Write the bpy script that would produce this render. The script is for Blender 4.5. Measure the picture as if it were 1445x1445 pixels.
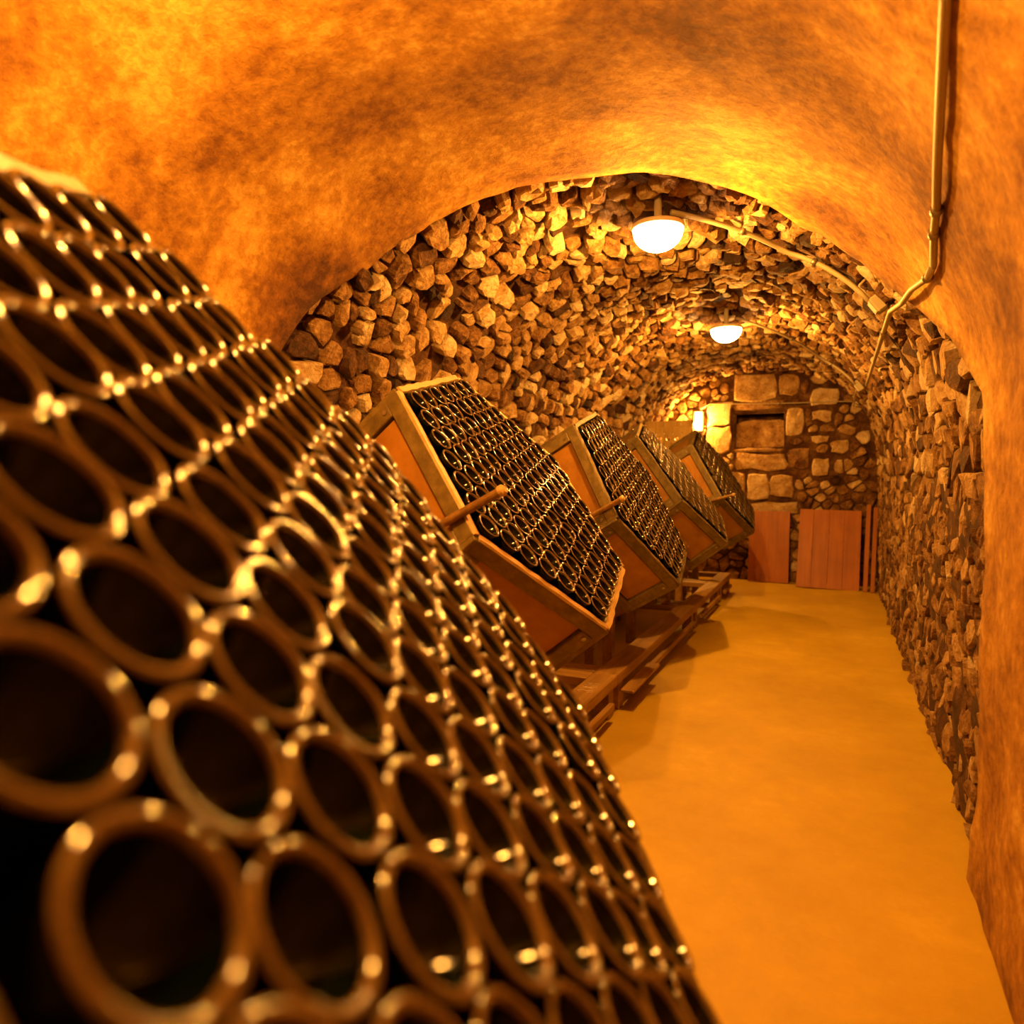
import bpy, bmesh, math, random
import numpy as np
from mathutils import Vector, Matrix, noise

random.seed(7)
for o in list(bpy.data.objects):
    bpy.data.objects.remove(o)
scn = bpy.context.scene
COL = scn.collection
PI = math.pi
CAMZ = 1.25                      # height of the lens above the cellar floor

# ------------------------------------------------------------------ camera
F_PX = 970.0
_p = math.atan(47.5 / F_PX)
_up = np.array([0, -math.cos(_p), -math.sin(_p)])
_d = np.array([1180 - 722.5, 675 - 722.5, F_PX]); _d = _d - _up * (_d @ _up); _d /= np.linalg.norm(_d)
_r = np.cross(_d, _up)
CM = np.array([_r, _d, _up])     # camera (right, down, forward) -> world
cam = bpy.data.cameras.new('camera'); camo = bpy.data.objects.new('camera', cam); COL.objects.link(camo)
camo.matrix_world = Matrix(((CM[0, 0], -CM[0, 1], -CM[0, 2], 0), (CM[1, 0], -CM[1, 1], -CM[1, 2], 0),
                            (CM[2, 0], -CM[2, 1], -CM[2, 2], CAMZ), (0, 0, 0, 1)))
cam.sensor_width = 36; cam.sensor_fit = 'HORIZONTAL'; cam.lens = F_PX / 1445 * 36
cam.clip_start = 0.02; cam.clip_end = 60
cam.dof.use_dof = True; cam.dof.focus_distance = 3.0; cam.dof.aperture_fstop = 2.2
scn.camera = camo

# ------------------------------------------------------------------ world, exposure, lamp light
w = bpy.data.worlds.new('world'); scn.world = w; w.use_nodes = True
w.node_tree.nodes['Background'].inputs[0].default_value = (1.0, 0.45, 0.12, 1)
w.node_tree.nodes['Background'].inputs[1].default_value = 0.0
LAMP_COLOR = (1.0, 0.39, 0.042)
LAMP_POWER = 158.0               # each bulkhead bulb
WALL_LAMP_POWER = 105.0
LENS_GLOW = 45.0
scn.view_settings.view_transform = 'Standard'
scn.view_settings.look = 'None'
scn.view_settings.gamma = 1.0
scn.view_settings.use_curve_mapping = False
scn.view_settings.exposure = 0.0

# ------------------------------------------------------------------ helpers
def ray(px, py):
    v = CM @ np.array([px - 722.5, py - 722.5, F_PX])
    return v / np.linalg.norm(v)
def at_z(px, py, z):
    r = ray(px, py); return r * ((z - CAMZ) / r[2]) + np.array([0, 0, CAMZ])
def at_y(px, py, y):
    r = ray(px, py); return r * (y / r[1]) + np.array([0, 0, CAMZ])
def pix(P):
    c = CM.T @ (np.asarray(P, float) - np.array([0, 0, CAMZ])); return c[:2] / c[2] * F_PX + 722.5

def tag(o, label=None, cat=None, group=None, kind=None):
    if label: o['label'] = label
    if cat: o['category'] = cat
    if group: o['group'] = group
    if kind: o['kind'] = kind
    return o
def empty(name, mw):
    o = bpy.data.objects.new(name, None); COL.objects.link(o); o.matrix_world = mw; o.empty_display_size = .1
    return o

class MB:
    """collects vertices and faces of one mesh"""
    def __init__(s): s.v = []; s.f = []; s.m = []; s.tint = None
    def add(s, vs, fs, mi=0):
        b = len(s.v); s.v += [tuple(x) for x in vs]
        s.f += [tuple(i + b for i in f) for f in fs]; s.m += [mi] * len(fs); return s
    def box(s, c, size, R=None, mi=0, bev=0.0):
        c = Vector(c); hx, hy, hz = [k / 2 for k in size]
        if bev <= 0:
            vs = [Vector((x, y, z)) for x in (-hx, hx) for y in (-hy, hy) for z in (-hz, hz)]
            fs = [(0, 1, 3, 2), (4, 6, 7, 5), (0, 4, 5, 1), (2, 3, 7, 6), (0, 2, 6, 4), (1, 5, 7, 3)]
        else:
            b = min(bev, hx * .9, hy * .9, hz * .9)
            vs = []; idx = {}
            for x in (-1, 1):
                for y in (-1, 1):
                    for z in (-1, 1):
                        for k in range(3):
                            q = [x * (hx - b), y * (hy - b), z * (hz - b)]; q[k] = (x * hx, y * hy, z * hz)[k]
                            idx[x, y, z, k] = len(vs); vs.append(Vector(q))
            fs = []
            for k in range(3):
                i, j = [q for q in range(3) if q != k]
                for sg in (-1, 1):
                    loop = []
                    for a, c_ in ((-1, -1), (1, -1), (1, 1), (-1, 1)):
                        key = [0, 0, 0]; key[k] = sg; key[i] = a; key[j] = c_; loop.append(idx[(*key, k)])
                    fs.append(tuple(loop))
                for a in (-1, 1):
                    for c_ in (-1, 1):
                        k0 = [0, 0, 0]; k1 = [0, 0, 0]
                        k0[k] = -1; k1[k] = 1; k0[i] = k1[i] = a; k0[j] = k1[j] = c_
                        fs.append((idx[(*k0, i)], idx[(*k1, i)], idx[(*k1, j)], idx[(*k0, j)]))
            for x in (-1, 1):
                for y in (-1, 1):
                    for z in (-1, 1):
                        fs.append(tuple(idx[x, y, z, k] for k in range(3)))
        if R is not None: vs = [R @ q for q in vs]
        return s.add([c + q for q in vs], fs, mi)
    def tube(s, pts, r, n=10, mi=0, cap=True):
        pts = [Vector(p) for p in pts]; rings = []
        for i, p in enumerate(pts):
            t = (pts[min(i + 1, len(pts) - 1)] - pts[max(i - 1, 0)]).normalized()
            a = t.orthogonal().normalized() if i == 0 else (rings[-1][1] - t * rings[-1][1].dot(t)).normalized()
            rr = r[i] if isinstance(r, (list, tuple)) else r
            rings.append((p, a, t, rr))
        vs = []
        for p, a, t, rr in rings:
            b = t.cross(a)
            vs += [p + (a * math.cos(2 * PI * k / n) + b * math.sin(2 * PI * k / n)) * rr for k in range(n)]
        fs = [(i * n + k, i * n + (k + 1) % n, (i + 1) * n + (k + 1) % n, (i + 1) * n + k) for i in range(len(pts) - 1) for k in range(n)]
        if cap: fs += [tuple(range(n))[::-1], tuple((len(pts) - 1) * n + k for k in range(n))]
        return s.add(vs, fs, mi)
    def lathe(s, prof, n=32, mis=None, M=None, mod=None):
        """prof: (radius, z) from axis to axis; the ends are closed by fans"""
        vs = []; ring = []
        for r, z in prof:
            if r < 1e-6: ring.append([len(vs)]); vs.append(Vector((0, 0, z)))
            else:
                ring.append(list(range(len(vs), len(vs) + n)))
                for k in range(n):
                    rr, zz = r, z
                    if mod: rr, zz = mod(r, z, k)
                    vs.append(Vector((rr * math.cos(2 * PI * k / n), rr * math.sin(2 * PI * k / n), zz)))
        for i in range(len(prof) - 1):
            A, B = ring[i], ring[i + 1]; fs = []
            for k in range(n):
                if len(A) == 1: fs.append((A[0], B[(k + 1) % n], B[k]))
                elif len(B) == 1: fs.append((A[k], A[(k + 1) % n], B[0]))
                else: fs.append((A[k], A[(k + 1) % n], B[(k + 1) % n], B[k]))
            base = len(s.v)
            s.f += [tuple(q + base for q in f) for f in fs]; s.m += [mis[i] if mis else 0] * len(fs)
        s.v += [tuple(M @ q if M is not None else q) for q in vs]
        return s
    def mesh(s, name, mats, smooth=False):
        me = bpy.data.meshes.new(name); me.from_pydata(s.v, [], s.f)
        for m in (mats if isinstance(mats, (list, tuple)) else [mats]): me.materials.append(m)
        if any(s.m): me.polygons.foreach_set('material_index', s.m)
        if smooth: me.polygons.foreach_set('use_smooth', [True] * len(me.polygons))
        if s.tint is not None:
            a = me.attributes.new('tint', 'FLOAT', 'POINT'); a.data.foreach_set('value', s.tint)
        me.update(); return me
    def build(s, name, mats, parent=None, smooth=False):
        o = bpy.data.objects.new(name, s.mesh(name, mats, smooth)); COL.objects.link(o)
        if parent is not None: o.parent = parent
        return o

# ------------------------------------------------------------------ materials
def mat(name):
    m = bpy.data.materials.new(name); m.use_nodes = True; nt = m.node_tree
    b = nt.nodes['Principled BSDF']; return m, nt, b
def nd(nt, t, **kw):
    n = nt.nodes.new(t)
    for k, v in kw.items():
        if k.startswith('i_'): n.inputs[k[2:].replace('_', ' ')].default_value = v
        else: setattr(n, k, v)
    return n
def ramp(nt, stops):
    n = nt.nodes.new('ShaderNodeValToRGB'); e = n.color_ramp.elements
    while len(e) < len(stops): e.new(.5)
    for q, (p, c) in zip(e, stops): q.position = p; q.color = (*c, 1)
    return n
def bump(nt, b, src, strength, dist):
    n = nd(nt, 'ShaderNodeBump', i_Strength=strength, i_Distance=dist)
    nt.links.new(src, n.inputs['Height']); nt.links.new(n.outputs[0], b.inputs['Normal']); return n
def noise_tex(nt, scale, detail=6, rough=.6, coord='Object', vec=None):
    t = nd(nt, 'ShaderNodeTexNoise'); t.inputs['Scale'].default_value = scale
    t.inputs['Detail'].default_value = detail; t.inputs['Roughness'].default_value = rough
    if vec is None:
        c = nd(nt, 'ShaderNodeTexCoord'); vec = c.outputs[coord]
    nt.links.new(vec, t.inputs['Vector']); return t

def stone_material():
    m, nt, b = mat('rubble_stone')
    at = nd(nt, 'ShaderNodeAttribute', attribute_name='tint')
    n1 = noise_tex(nt, 9, 8, .65); n2 = noise_tex(nt, 45, 6, .7)
    ad = nd(nt, 'ShaderNodeMath', operation='MULTIPLY_ADD'); ad.inputs[1].default_value = 1.3; ad.inputs[2].default_value = -.65
    nt.links.new(n1.outputs[0], ad.inputs[0])
    s = nd(nt, 'ShaderNodeMath', operation='ADD'); nt.links.new(at.outputs['Fac'], s.inputs[0]); nt.links.new(ad.outputs[0], s.inputs[1])
    ad2 = nd(nt, 'ShaderNodeMath', operation='MULTIPLY_ADD'); ad2.inputs[1].default_value = .7; ad2.inputs[2].default_value = -.35
    nt.links.new(n2.outputs[0], ad2.inputs[0]); s2 = nd(nt, 'ShaderNodeMath', operation='ADD'); nt.links.new(s.outputs[0], s2.inputs[0]); nt.links.new(ad2.outputs[0], s2.inputs[1]); s = s2
    r = ramp(nt, [(0, (.03, .009, .003)), (.3, (.15, .06, .015)), (.52, (.38, .205, .06)), (.75, (.66, .44, .19)), (1, (.93, .77, .5))])
    nt.links.new(s.outputs[0], r.inputs[0]); nt.links.new(r.outputs[0], b.inputs['Base Color'])
    b.inputs['Roughness'].default_value = .85
    mx = nd(nt, 'ShaderNodeMath', operation='MULTIPLY_ADD'); mx.inputs[1].default_value = .9
    nt.links.new(n2.outputs[0], mx.inputs[0]); nt.links.new(n1.outputs[0], mx.inputs[2])
    bump(nt, b, mx.outputs[0], 1.0, .05)
    return m
def mortar_material():
    m, nt, b = mat('earth_mortar')
    n1 = noise_tex(nt, 7, 9, .7); n2 = noise_tex(nt, 38, 6, .75)
    r = ramp(nt, [(.28, (.015, .004, .001)), (.5, (.085, .031, .008)), (.72, (.28, .14, .045))])
    nt.links.new(n1.outputs[0], r.inputs[0]); nt.links.new(r.outputs[0], b.inputs['Base Color'])
    b.inputs['Roughness'].default_value = .95
    bump(nt, b, n2.outputs[0], 1.0, .03)
    return m
def plaster_material():
    m, nt, b = mat('old_limewash')
    tc = nd(nt, 'ShaderNodeTexCoord')
    n1 = noise_tex(nt, 1.7, 8, .62, vec=tc.outputs['Object']); n2 = noise_tex(nt, 22, 8, .7, vec=tc.outputs['Object'])
    n3 = noise_tex(nt, 6, 5, .6, vec=tc.outputs['Object'])
    # limewash has survived on the near stretch and peeled to brown render past a ragged line across the tunnel
    sep = nd(nt, 'ShaderNodeSeparateXYZ'); nt.links.new(tc.outputs['Object'], sep.inputs[0])
    j = nd(nt, 'ShaderNodeMath', operation='MULTIPLY_ADD'); j.inputs[1].default_value = .55
    nt.links.new(n3.outputs[0], j.inputs[0]); nt.links.new(sep.outputs['Y'], j.inputs[2])
    mr = nd(nt, 'ShaderNodeMapRange'); mr.inputs['From Min'].default_value = 2.10; mr.inputs['From Max'].default_value = 2.22
    nt.links.new(j.outputs[0], mr.inputs['Value'])
    mul = nd(nt, 'ShaderNodeMath', operation='MULTIPLY_ADD'); mul.inputs[1].default_value = -.05
    nt.links.new(mr.outputs[0], mul.inputs[0]); nt.links.new(n1.outputs[0], mul.inputs[2])
    mu2 = nd(nt, 'ShaderNodeMath', operation='MULTIPLY_ADD'); mu2.inputs[1].default_value = .55
    nt.links.new(n2.outputs[0], mu2.inputs[0]); nt.links.new(mul.outputs[0], mu2.inputs[2])
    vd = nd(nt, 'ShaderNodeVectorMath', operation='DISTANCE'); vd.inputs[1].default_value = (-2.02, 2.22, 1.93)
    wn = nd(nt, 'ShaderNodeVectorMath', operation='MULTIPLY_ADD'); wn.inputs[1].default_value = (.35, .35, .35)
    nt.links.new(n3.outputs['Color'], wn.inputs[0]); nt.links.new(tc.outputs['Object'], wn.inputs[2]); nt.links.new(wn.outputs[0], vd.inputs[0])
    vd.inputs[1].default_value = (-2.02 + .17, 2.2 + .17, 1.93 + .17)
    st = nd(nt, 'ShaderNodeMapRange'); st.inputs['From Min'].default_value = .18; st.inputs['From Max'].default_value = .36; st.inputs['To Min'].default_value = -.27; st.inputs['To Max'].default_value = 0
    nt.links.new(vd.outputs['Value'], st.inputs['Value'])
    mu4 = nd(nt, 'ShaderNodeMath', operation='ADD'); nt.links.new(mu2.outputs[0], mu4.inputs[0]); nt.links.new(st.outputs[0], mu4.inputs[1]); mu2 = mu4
    r = ramp(nt, [(.46, (.065, .018, .002)), (.62, (.20, .08, .007)), (.77, (.41, .21, .018)), (.95, (.72, .49, .11))])
    nt.links.new(mu2.outputs[0], r.inputs[0]); nt.links.new(r.outputs[0], b.inputs['Base Color'])
    b.inputs['Roughness'].default_value = .9
    bump(nt, b, n2.outputs[0], .55, .02)
    return m
def floor_material():
    m, nt, b = mat('screed_floor')
    n1 = noise_tex(nt, 1.3, 6, .6); n2 = noise_tex(nt, 60, 5, .6); n3 = noise_tex(nt, 9, 8, .7)
    mx = nd(nt, 'ShaderNodeMath', operation='MULTIPLY_ADD'); mx.inputs[1].default_value = .35
    nt.links.new(n3.outputs[0], mx.inputs[0]); nt.links.new(n1.outputs[0], mx.inputs[2])
    r = ramp(nt, [(.45, (.37, .24, .004)), (.75, (.47, .315, .008)), (.95, (.58, .41, .025))])
    nt.links.new(mx.outputs[0], r.inputs[0]); nt.links.new(r.outputs[0], b.inputs['Base Color'])
    b.inputs['Roughness'].default_value = .62
    bump(nt, b, n2.outputs[0], .15, .004)
    return m
def wood_material(name, dark, mid, light, rough=.6, scale=1.0, grain='X'):
    m, nt, b = mat(name)
    tc = nd(nt, 'ShaderNodeTexCoord'); mp = nd(nt, 'ShaderNodeMapping')
    s = {'X': (1.2, 16, 16), 'Y': (16, 1.2, 16), 'Z': (16, 16, 1.2)}[grain]
    mp.inputs['Scale'].default_value = tuple(k * scale for k in s)
    oi = nd(nt, 'ShaderNodeObjectInfo'); sc = nd(nt, 'ShaderNodeVectorMath', operation='ADD')
    cm = nd(nt, 'ShaderNodeCombineXYZ'); ml = nd(nt, 'ShaderNodeMath', operation='MULTIPLY'); ml.inputs[1].default_value = 37
    nt.links.new(oi.outputs['Random'], ml.inputs[0]); nt.links.new(ml.outputs[0], cm.inputs[0]); nt.links.new(ml.outputs[0], cm.inputs[1])
    nt.links.new(tc.outputs['Object'], sc.inputs[0]); nt.links.new(cm.outputs[0], sc.inputs[1])
    nt.links.new(sc.outputs[0], mp.inputs['Vector'])
    n1 = noise_tex(nt, 1.5, 8, .65, vec=mp.outputs[0]); n2 = noise_tex(nt, 3, 4, .5, vec=sc.outputs[0])
    mx = nd(nt, 'ShaderNodeMath', operation='MULTIPLY_ADD'); mx.inputs[1].default_value = .5
    nt.links.new(n2.outputs[0], mx.inputs[0]); nt.links.new(n1.outputs[0], mx.inputs[2])
    r = ramp(nt, [(.5, dark), (.75, mid), (1.0, light)])
    nt.links.new(mx.outputs[0], r.inputs[0]); nt.links.new(r.outputs[0], b.inputs['Base Color'])
    b.inputs['Roughness'].default_value = rough
    bump(nt, b, n1.outputs[0], .25, .004)
    return m
def plain(name, col, rough=.5, metal=0.0, spec=.5):
    m, nt, b = mat(name); b.inputs['Base Color'].default_value = (*col, 1)
    b.inputs['Roughness'].default_value = rough; b.inputs['Metallic'].default_value = metal
    b.inputs['Specular IOR Level'].default_value = spec
    n = noise_tex(nt, 80, 4, .6); bump(nt, b, n.outputs[0], .05, .001)
    return m
def lens_material(name, col, strength):
    m = bpy.data.materials.new(name); m.use_nodes = True; nt = m.node_tree; nt.nodes.clear()
    out = nd(nt, 'ShaderNodeOutputMaterial'); e = nd(nt, 'ShaderNodeEmission'); t = nd(nt, 'ShaderNodeBsdfTransparent'); a = nd(nt, 'ShaderNodeAddShader')
    e.inputs[0].default_value = (col[0], col[1] * 1.3, max(col[2] * 4, .1), 1); e.inputs[1].default_value = strength
    t.inputs[0].default_value = (.9, .9, .9, 1)
    nt.links.new(e.outputs[0], a.inputs[0]); nt.links.new(t.outputs[0], a.inputs[1]); nt.links.new(a.outputs[0], out.inputs[0])
    return m
def bulb(parent, loc, power, radius):
    l = bpy.data.lights.new('bulb', 'POINT'); l.energy = power; l.color = LAMP_COLOR; l.shadow_soft_size = radius
    o = bpy.data.objects.new('bulb', l); COL.objects.link(o); o.parent = parent; o.location = loc
    return o
def glass_material():
    m, nt, b = mat('dark_bottle_glass')
    b.inputs['Base Color'].default_value = (.0015, .003, .0008, 1)
    b.inputs['Specular IOR Level'].default_value = .16; b.inputs['Roughness'].default_value = .07; b.inputs['IOR'].default_value = 1.52
    n = noise_tex(nt, 60, 3, .5); bump(nt, b, n.outputs[0], .04, .002)
    return m
def heel_material():
    m, nt, b = mat('stippled_bottle_heel')
    n = noise_tex(nt, 300, 4, .6)
    r = ramp(nt, [(.3, (.05, .030, .010)), (.7, (.16, .10, .038))])
    nt.links.new(n.outputs[0], r.inputs[0]); nt.links.new(r.outputs[0], b.inputs['Base Color'])
    b.inputs['Roughness'].default_value = .085; b.inputs['IOR'].default_value = 1.8
    return m

def end_mortar_material():
    m, nt, b = mat('end_wall_pointing')
    tc = nd(nt, 'ShaderNodeTexCoord'); n1 = noise_tex(nt, 6, 9, .7, vec=tc.outputs['Object']); n2 = noise_tex(nt, 38, 6, .75, vec=tc.outputs['Object'])
    r = ramp(nt, [(.3, (.02, .006, .002)), (.5, (.12, .05, .016)), (.75, (.42, .25, .09)), (.95, (.6, .4, .18))])
    nt.links.new(n1.outputs[0], r.inputs[0]); nt.links.new(r.outputs[0], b.inputs['Base Color'])
    b.inputs['Roughness'].default_value = .95; bump(nt, b, n2.outputs[0], 1.0, .03)
    return m
END_MORTAR = end_mortar_material()
STONE = stone_material(); MORTAR = mortar_material(); PLASTER = plaster_material(); FLOOR = floor_material()
W_FRAME = wood_material('weathered_crate_timber', (.05, .034, .008), (.115, .08, .018), (.20, .145, .04), .6)
W_RIM = wood_material('worn_pale_edge', (.28, .18, .05), (.42, .28, .09), (.55, .39, .15), .55)
W_PANEL = wood_material('varnished_plywood', (.20, .088, .008), (.28, .13, .013), (.35, .175, .02), .5, .5)
W_BEAM = wood_material('stand_timber', (.16, .08, .015), (.28, .16, .035), (.40, .25, .06), .55, grain='Y')
W_BEAMX = wood_material('stand_timber_cross', (.16, .08, .015), (.28, .16, .035), (.40, .25, .06), .55, grain='X')
W_BOARD = wood_material('reddish_board', (.22, .058, .003), (.34, .10, .005), (.44, .145, .009), .5, .6, grain='Z')
W_RACK = wood_material('rack_oak', (.36, .23, .06), (.5, .34, .10), (.6, .43, .15), .6, .6, grain='Z')
GLASS = glass_material(); HEEL = heel_material()
CAPM = plain('crown_cap_steel', (.55, .5, .42), .35, .9)
STEEL = plain('dull_bolt_steel', (.3, .27, .22), .4, .8)
BAR = wood_material('lever_ash', (.10, .05, .012), (.18, .10, .025), (.28, .17, .05), .45, grain='Z')
PVC = plain('grey_conduit', (.36, .31, .2), .45)
WHITE = plain('cream_lamp_housing', (.6, .56, .48), .5)
CHALK = plain('chalk', (.75, .7, .6), .9)
LENS = lens_material('bulkhead_lens', LAMP_COLOR, LENS_GLOW)

# ------------------------------------------------------------------ the vault: profile and surface
XC, VA, VB, VN = -.86, 1.31, 1.35, 2.38
Y_BACK, Y_FRONT = 8.95, -3.6
prof = [(XC - VA, 0.0)]
for k in range(0, 25): prof.append((XC - VA, CAMZ * (k + 1) / 26))
NA = 160
for k in range(NA + 1):
    t = PI - PI * k / NA
    c, s_ = math.cos(t), math.sin(t)
    prof.append((XC + VA * math.copysign(abs(c) ** (2 / VN), c), CAMZ + VB * abs(s_) ** (2 / VN)))
for k in range(0, 26): prof.append((XC + VA, CAMZ * (25 - k) / 26))
prof = np.array(prof); _keep = [0]
for k in range(1, len(prof)):
    if np.linalg.norm(prof[k] - prof[_keep[-1]]) > 1e-5: _keep.append(k)
prof = prof[_keep]
S_CUM = np.r_[0, np.cumsum(np.linalg.norm(np.diff(prof, axis=0), axis=1))]
S_MAX = S_CUM[-1]
def surf(s, y, off=0.0):
    """point on the vault: s along the section from the left foot, off towards the room"""
    x = np.interp(s, S_CUM, prof[:, 0]); z = np.interp(s, S_CUM, prof[:, 1])
    e = .03
    dx = np.interp(s + e, S_CUM, prof[:, 0]) - np.interp(s - e, S_CUM, prof[:, 0])
    dz = np.interp(s + e, S_CUM, prof[:, 1]) - np.interp(s - e, S_CUM, prof[:, 1])
    l = math.hypot(dx, dz) or 1
    return Vector((x + dz / l * off, y, z - dx / l * off)), Vector((dz / l, 0, -dx / l)), Vector((dx / l, 0, dz / l))
def inside(p, off):
    x, z = abs(p[0] - XC), p[2] - CAMZ
    if z <= 0: return x < VA - off
    return (x / (VA - off)) ** VN + (z / (VB - off)) ** VN < 1
def hit(px, py, off=.05):
    r = ray(px, py); o = np.array([0, 0, CAMZ]); t = 0
    while t < 14 and inside(o + r * t, off): t += .02
    a, b = t - .02, t
    for _ in range(24):
        m = (a + b) / 2
        if inside(o + r * m, off): a = m
        else: b = m
    return o + r * a
def s_of(p):
    d = np.hypot(prof[:, 0] - p[0], prof[:, 1] - p[2]); return float(S_CUM[int(d.argmin())])
# the plaster coat ends along a ragged line across the tunnel
EDGE_PX = [(395, 500), (445, 425), (520, 380), (600, 320), (700, 275), (800, 250), (900, 243), (960, 250), (1050, 275), (1130, 320),
           (1200, 360), (1260, 410), (1300, 440), (1340, 480), (1370, 530), (1385, 560), (1390, 650), (1390, 800), (1385, 1000), (1380, 1100), (1370, 1190)]
_e = sorted((s_of(hit(*q)), float(hit(*q)[1])) for q in EDGE_PX)
ES = np.array([0, _e[0][0] - .5] + [q[0] for q in _e] + [S_MAX]); EY = np.array([1.9, 2.0] + [q[1] for q in _e] + [2.5])
def y_edge(s): return float(np.interp(s, ES, EY)) + .03 * noise.noise(Vector((s * 9, 3.3, 0)))
S_SPRING_L = CAMZ * .98; S_SPRING_R = S_MAX - CAMZ * .98

def fbm(p, o=4):
    return noise.fractal(p, 1.0, 2.0, o)

def sheet(name, s0, s1, ns, ny, yf, off, amp, freq, material, close_edge=False):
    mb = MB(); y0f, y1f = yf
    for i in range(ns + 1):
        s = s0 + (s1 - s0) * i / ns
        a, b = y0f(s), y1f(s)
        for j in range(ny + 1):
            y = a + (b - a) * j / ny
            p, n, _t = surf(s, y, off)
            h = amp * fbm(Vector((p.x * freq, y * freq, p.z * freq)), 5)
            if close_edge and j == ny: h = h * .5 + .004
            mb.v.append(tuple(p + n * h))
    W = ny + 1
    for i in range(ns):
        for j in range(ny):
            a = i * W + j; mb.f.append((a, a + 1, a + W + 1, a + W))
    if close_edge:     # the broken end of the coat turns back to the masonry
        base = len(mb.v)
        for i in range(ns + 1):
            s = s0 + (s1 - s0) * i / ns; p, n, _t = surf(s, y1f(s) + .02, -.06); mb.v.append(tuple(p))
        for i in range(ns): mb.f.append((i * W + ny, base + i, base + i + 1, (i + 1) * W + ny))
    mb.m = [0] * len(mb.f)
    return mb

# ------------------------------------------------------------------ rubble stones: cells of an irregular pattern
def voronoi(points, k_near=.75):
    """polygon cells of 2-D points by half-plane clipping"""
    cell = k_near; grid = {}
    for i, (x, y) in enumerate(points): grid.setdefault((int(x // cell), int(y // cell)), []).append(i)
    out = []
    for i, (x, y) in enumerate(points):
        gx, gy = int(x // cell), int(y // cell); near = []
        for a in (-1, 0, 1):
            for b in (-1, 0, 1):
                for j in grid.get((gx + a, gy + b), ()):
                    if j != i: near.append(((points[j][0] - x) ** 2 + (points[j][1] - y) ** 2, j))
        near.sort(); near = near[:22]
        R = .45; poly = [(x - R, y - R), (x + R, y - R), (x + R, y + R), (x - R, y + R)]
        for d2, j in near:
            qx, qy = points[j]; mx, my = (x + qx) / 2, (y + qy) / 2; nx, ny = qx - x, qy - y
            new = []; L = len(poly)
            for a in range(L):
                p, q = poly[a], poly[(a + 1) % L]
                dp = (p[0] - mx) * nx + (p[1] - my) * ny; dq = (q[0] - mx) * nx + (q[1] - my) * ny
                if dp <= 0: new.append(p)
                if (dp < 0 < dq) or (dq < 0 < dp):
                    t = dp / (dp - dq); new.append((p[0] + (q[0] - p[0]) * t, p[1] + (q[1] - p[1]) * t))
            poly = new
            if len(poly) < 3: break
        out.append(poly)
    return out
def courses(u0, u1, v0, v1, du, dv, rng):
    """jittered courses: u across the courses, v along them"""
    pts = []; u = u0
    while u < u1:
        h = du * rng.choice([.6, .75, .9, 1.0, 1.2, 1.6]); v = v0 + rng.uniform(0, dv)
        while v < v1:
            l = dv * rng.choice([.35, .5, .7, .9, 1.1, 1.5, 2.0])
            pts.append((u + h / 2 + rng.gauss(0, du * .17), v + l / 2 + rng.gauss(0, dv * .1)))
            v += l
        u += h
    return pts
def stone_geo(poly, place, height, rng, joint=.008, mb=None, tint=None):
    """one rubble stone on a cell: foot, waist and a rough broken face (about 45 triangles)"""
    cx = sum(p[0] for p in poly) / len(poly); cy = sum(p[1] for p in poly) / len(poly)
    # resample the outline to a handful of rough corners
    per = []; L = len(poly)
    for a in range(L):
        p, q = poly[a], poly[(a + 1) % L]; per.append(math.dist(p, q))
    tot = sum(per)
    if tot < .08: return None
    n = 9; out = []; acc = 0; a = 0; off = rng.uniform(0, tot / n)
    for k in range(n):
        t = (off + tot * k / n) % tot
        acc = 0
        for a in range(L):
            if acc + per[a] >= t: break
            acc += per[a]
        u = (t - acc) / max(per[a], 1e-9); p, q = poly[a], poly[(a + 1) % L]
        out.append((p[0] + (q[0] - p[0]) * u, p[1] + (q[1] - p[1]) * u))
    rad = sum(math.hypot(p[0] - cx, p[1] - cy) for p in out) / n
    if rad < .018: return None
    k0 = max(.55, 1 - joint / rad)
    tiltx, tilty = rng.gauss(0, .16), rng.gauss(0, .16)
    mb = mb or MB(); b = len(mb.v); vs = []
    for lev, (sc, h) in enumerate(((1.0, -.06), (1.0, height * .62), (.80, height))):
        for (px, py) in out:
            jx = rng.uniform(.9, 1.06) if lev else 1.0
            x = cx + (px - cx) * k0 * sc * jx; y = cy + (py - cy) * k0 * sc * jx
            hh = h
            if lev: hh = h + (x - cx) * tiltx + (y - cy) * tilty + rng.gauss(0, height * .10)
            vs.append(place(x, y, hh))
    vs.append(place(cx, cy, height * rng.uniform(.9, 1.25)))
    fs = []
    for lev in range(2):
        for k in range(n): fs.append((lev * n + k, lev * n + (k + 1) % n, (lev + 1) * n + (k + 1) % n, (lev + 1) * n + k))
    for k in range(n): fs.append((2 * n + k, 2 * n + (k + 1) % n, 3 * n))
    mb.add(vs, fs)
    t = tint if tint is not None else min(1, max(0, rng.gauss(.54, .25)))
    if mb.tint is None: mb.tint = []
    mb.tint += [t] * len(vs)
    return mb
def screen_size(P, area):
    q = pix(P); v = np.asarray(P) - np.array([0, 0, CAMZ])
    if (CM.T @ v)[2] < .1 or not (-40 < q[0] < 1485 and 200 < q[1] < 1240): return 0
    return area / float(v @ v)
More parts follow.
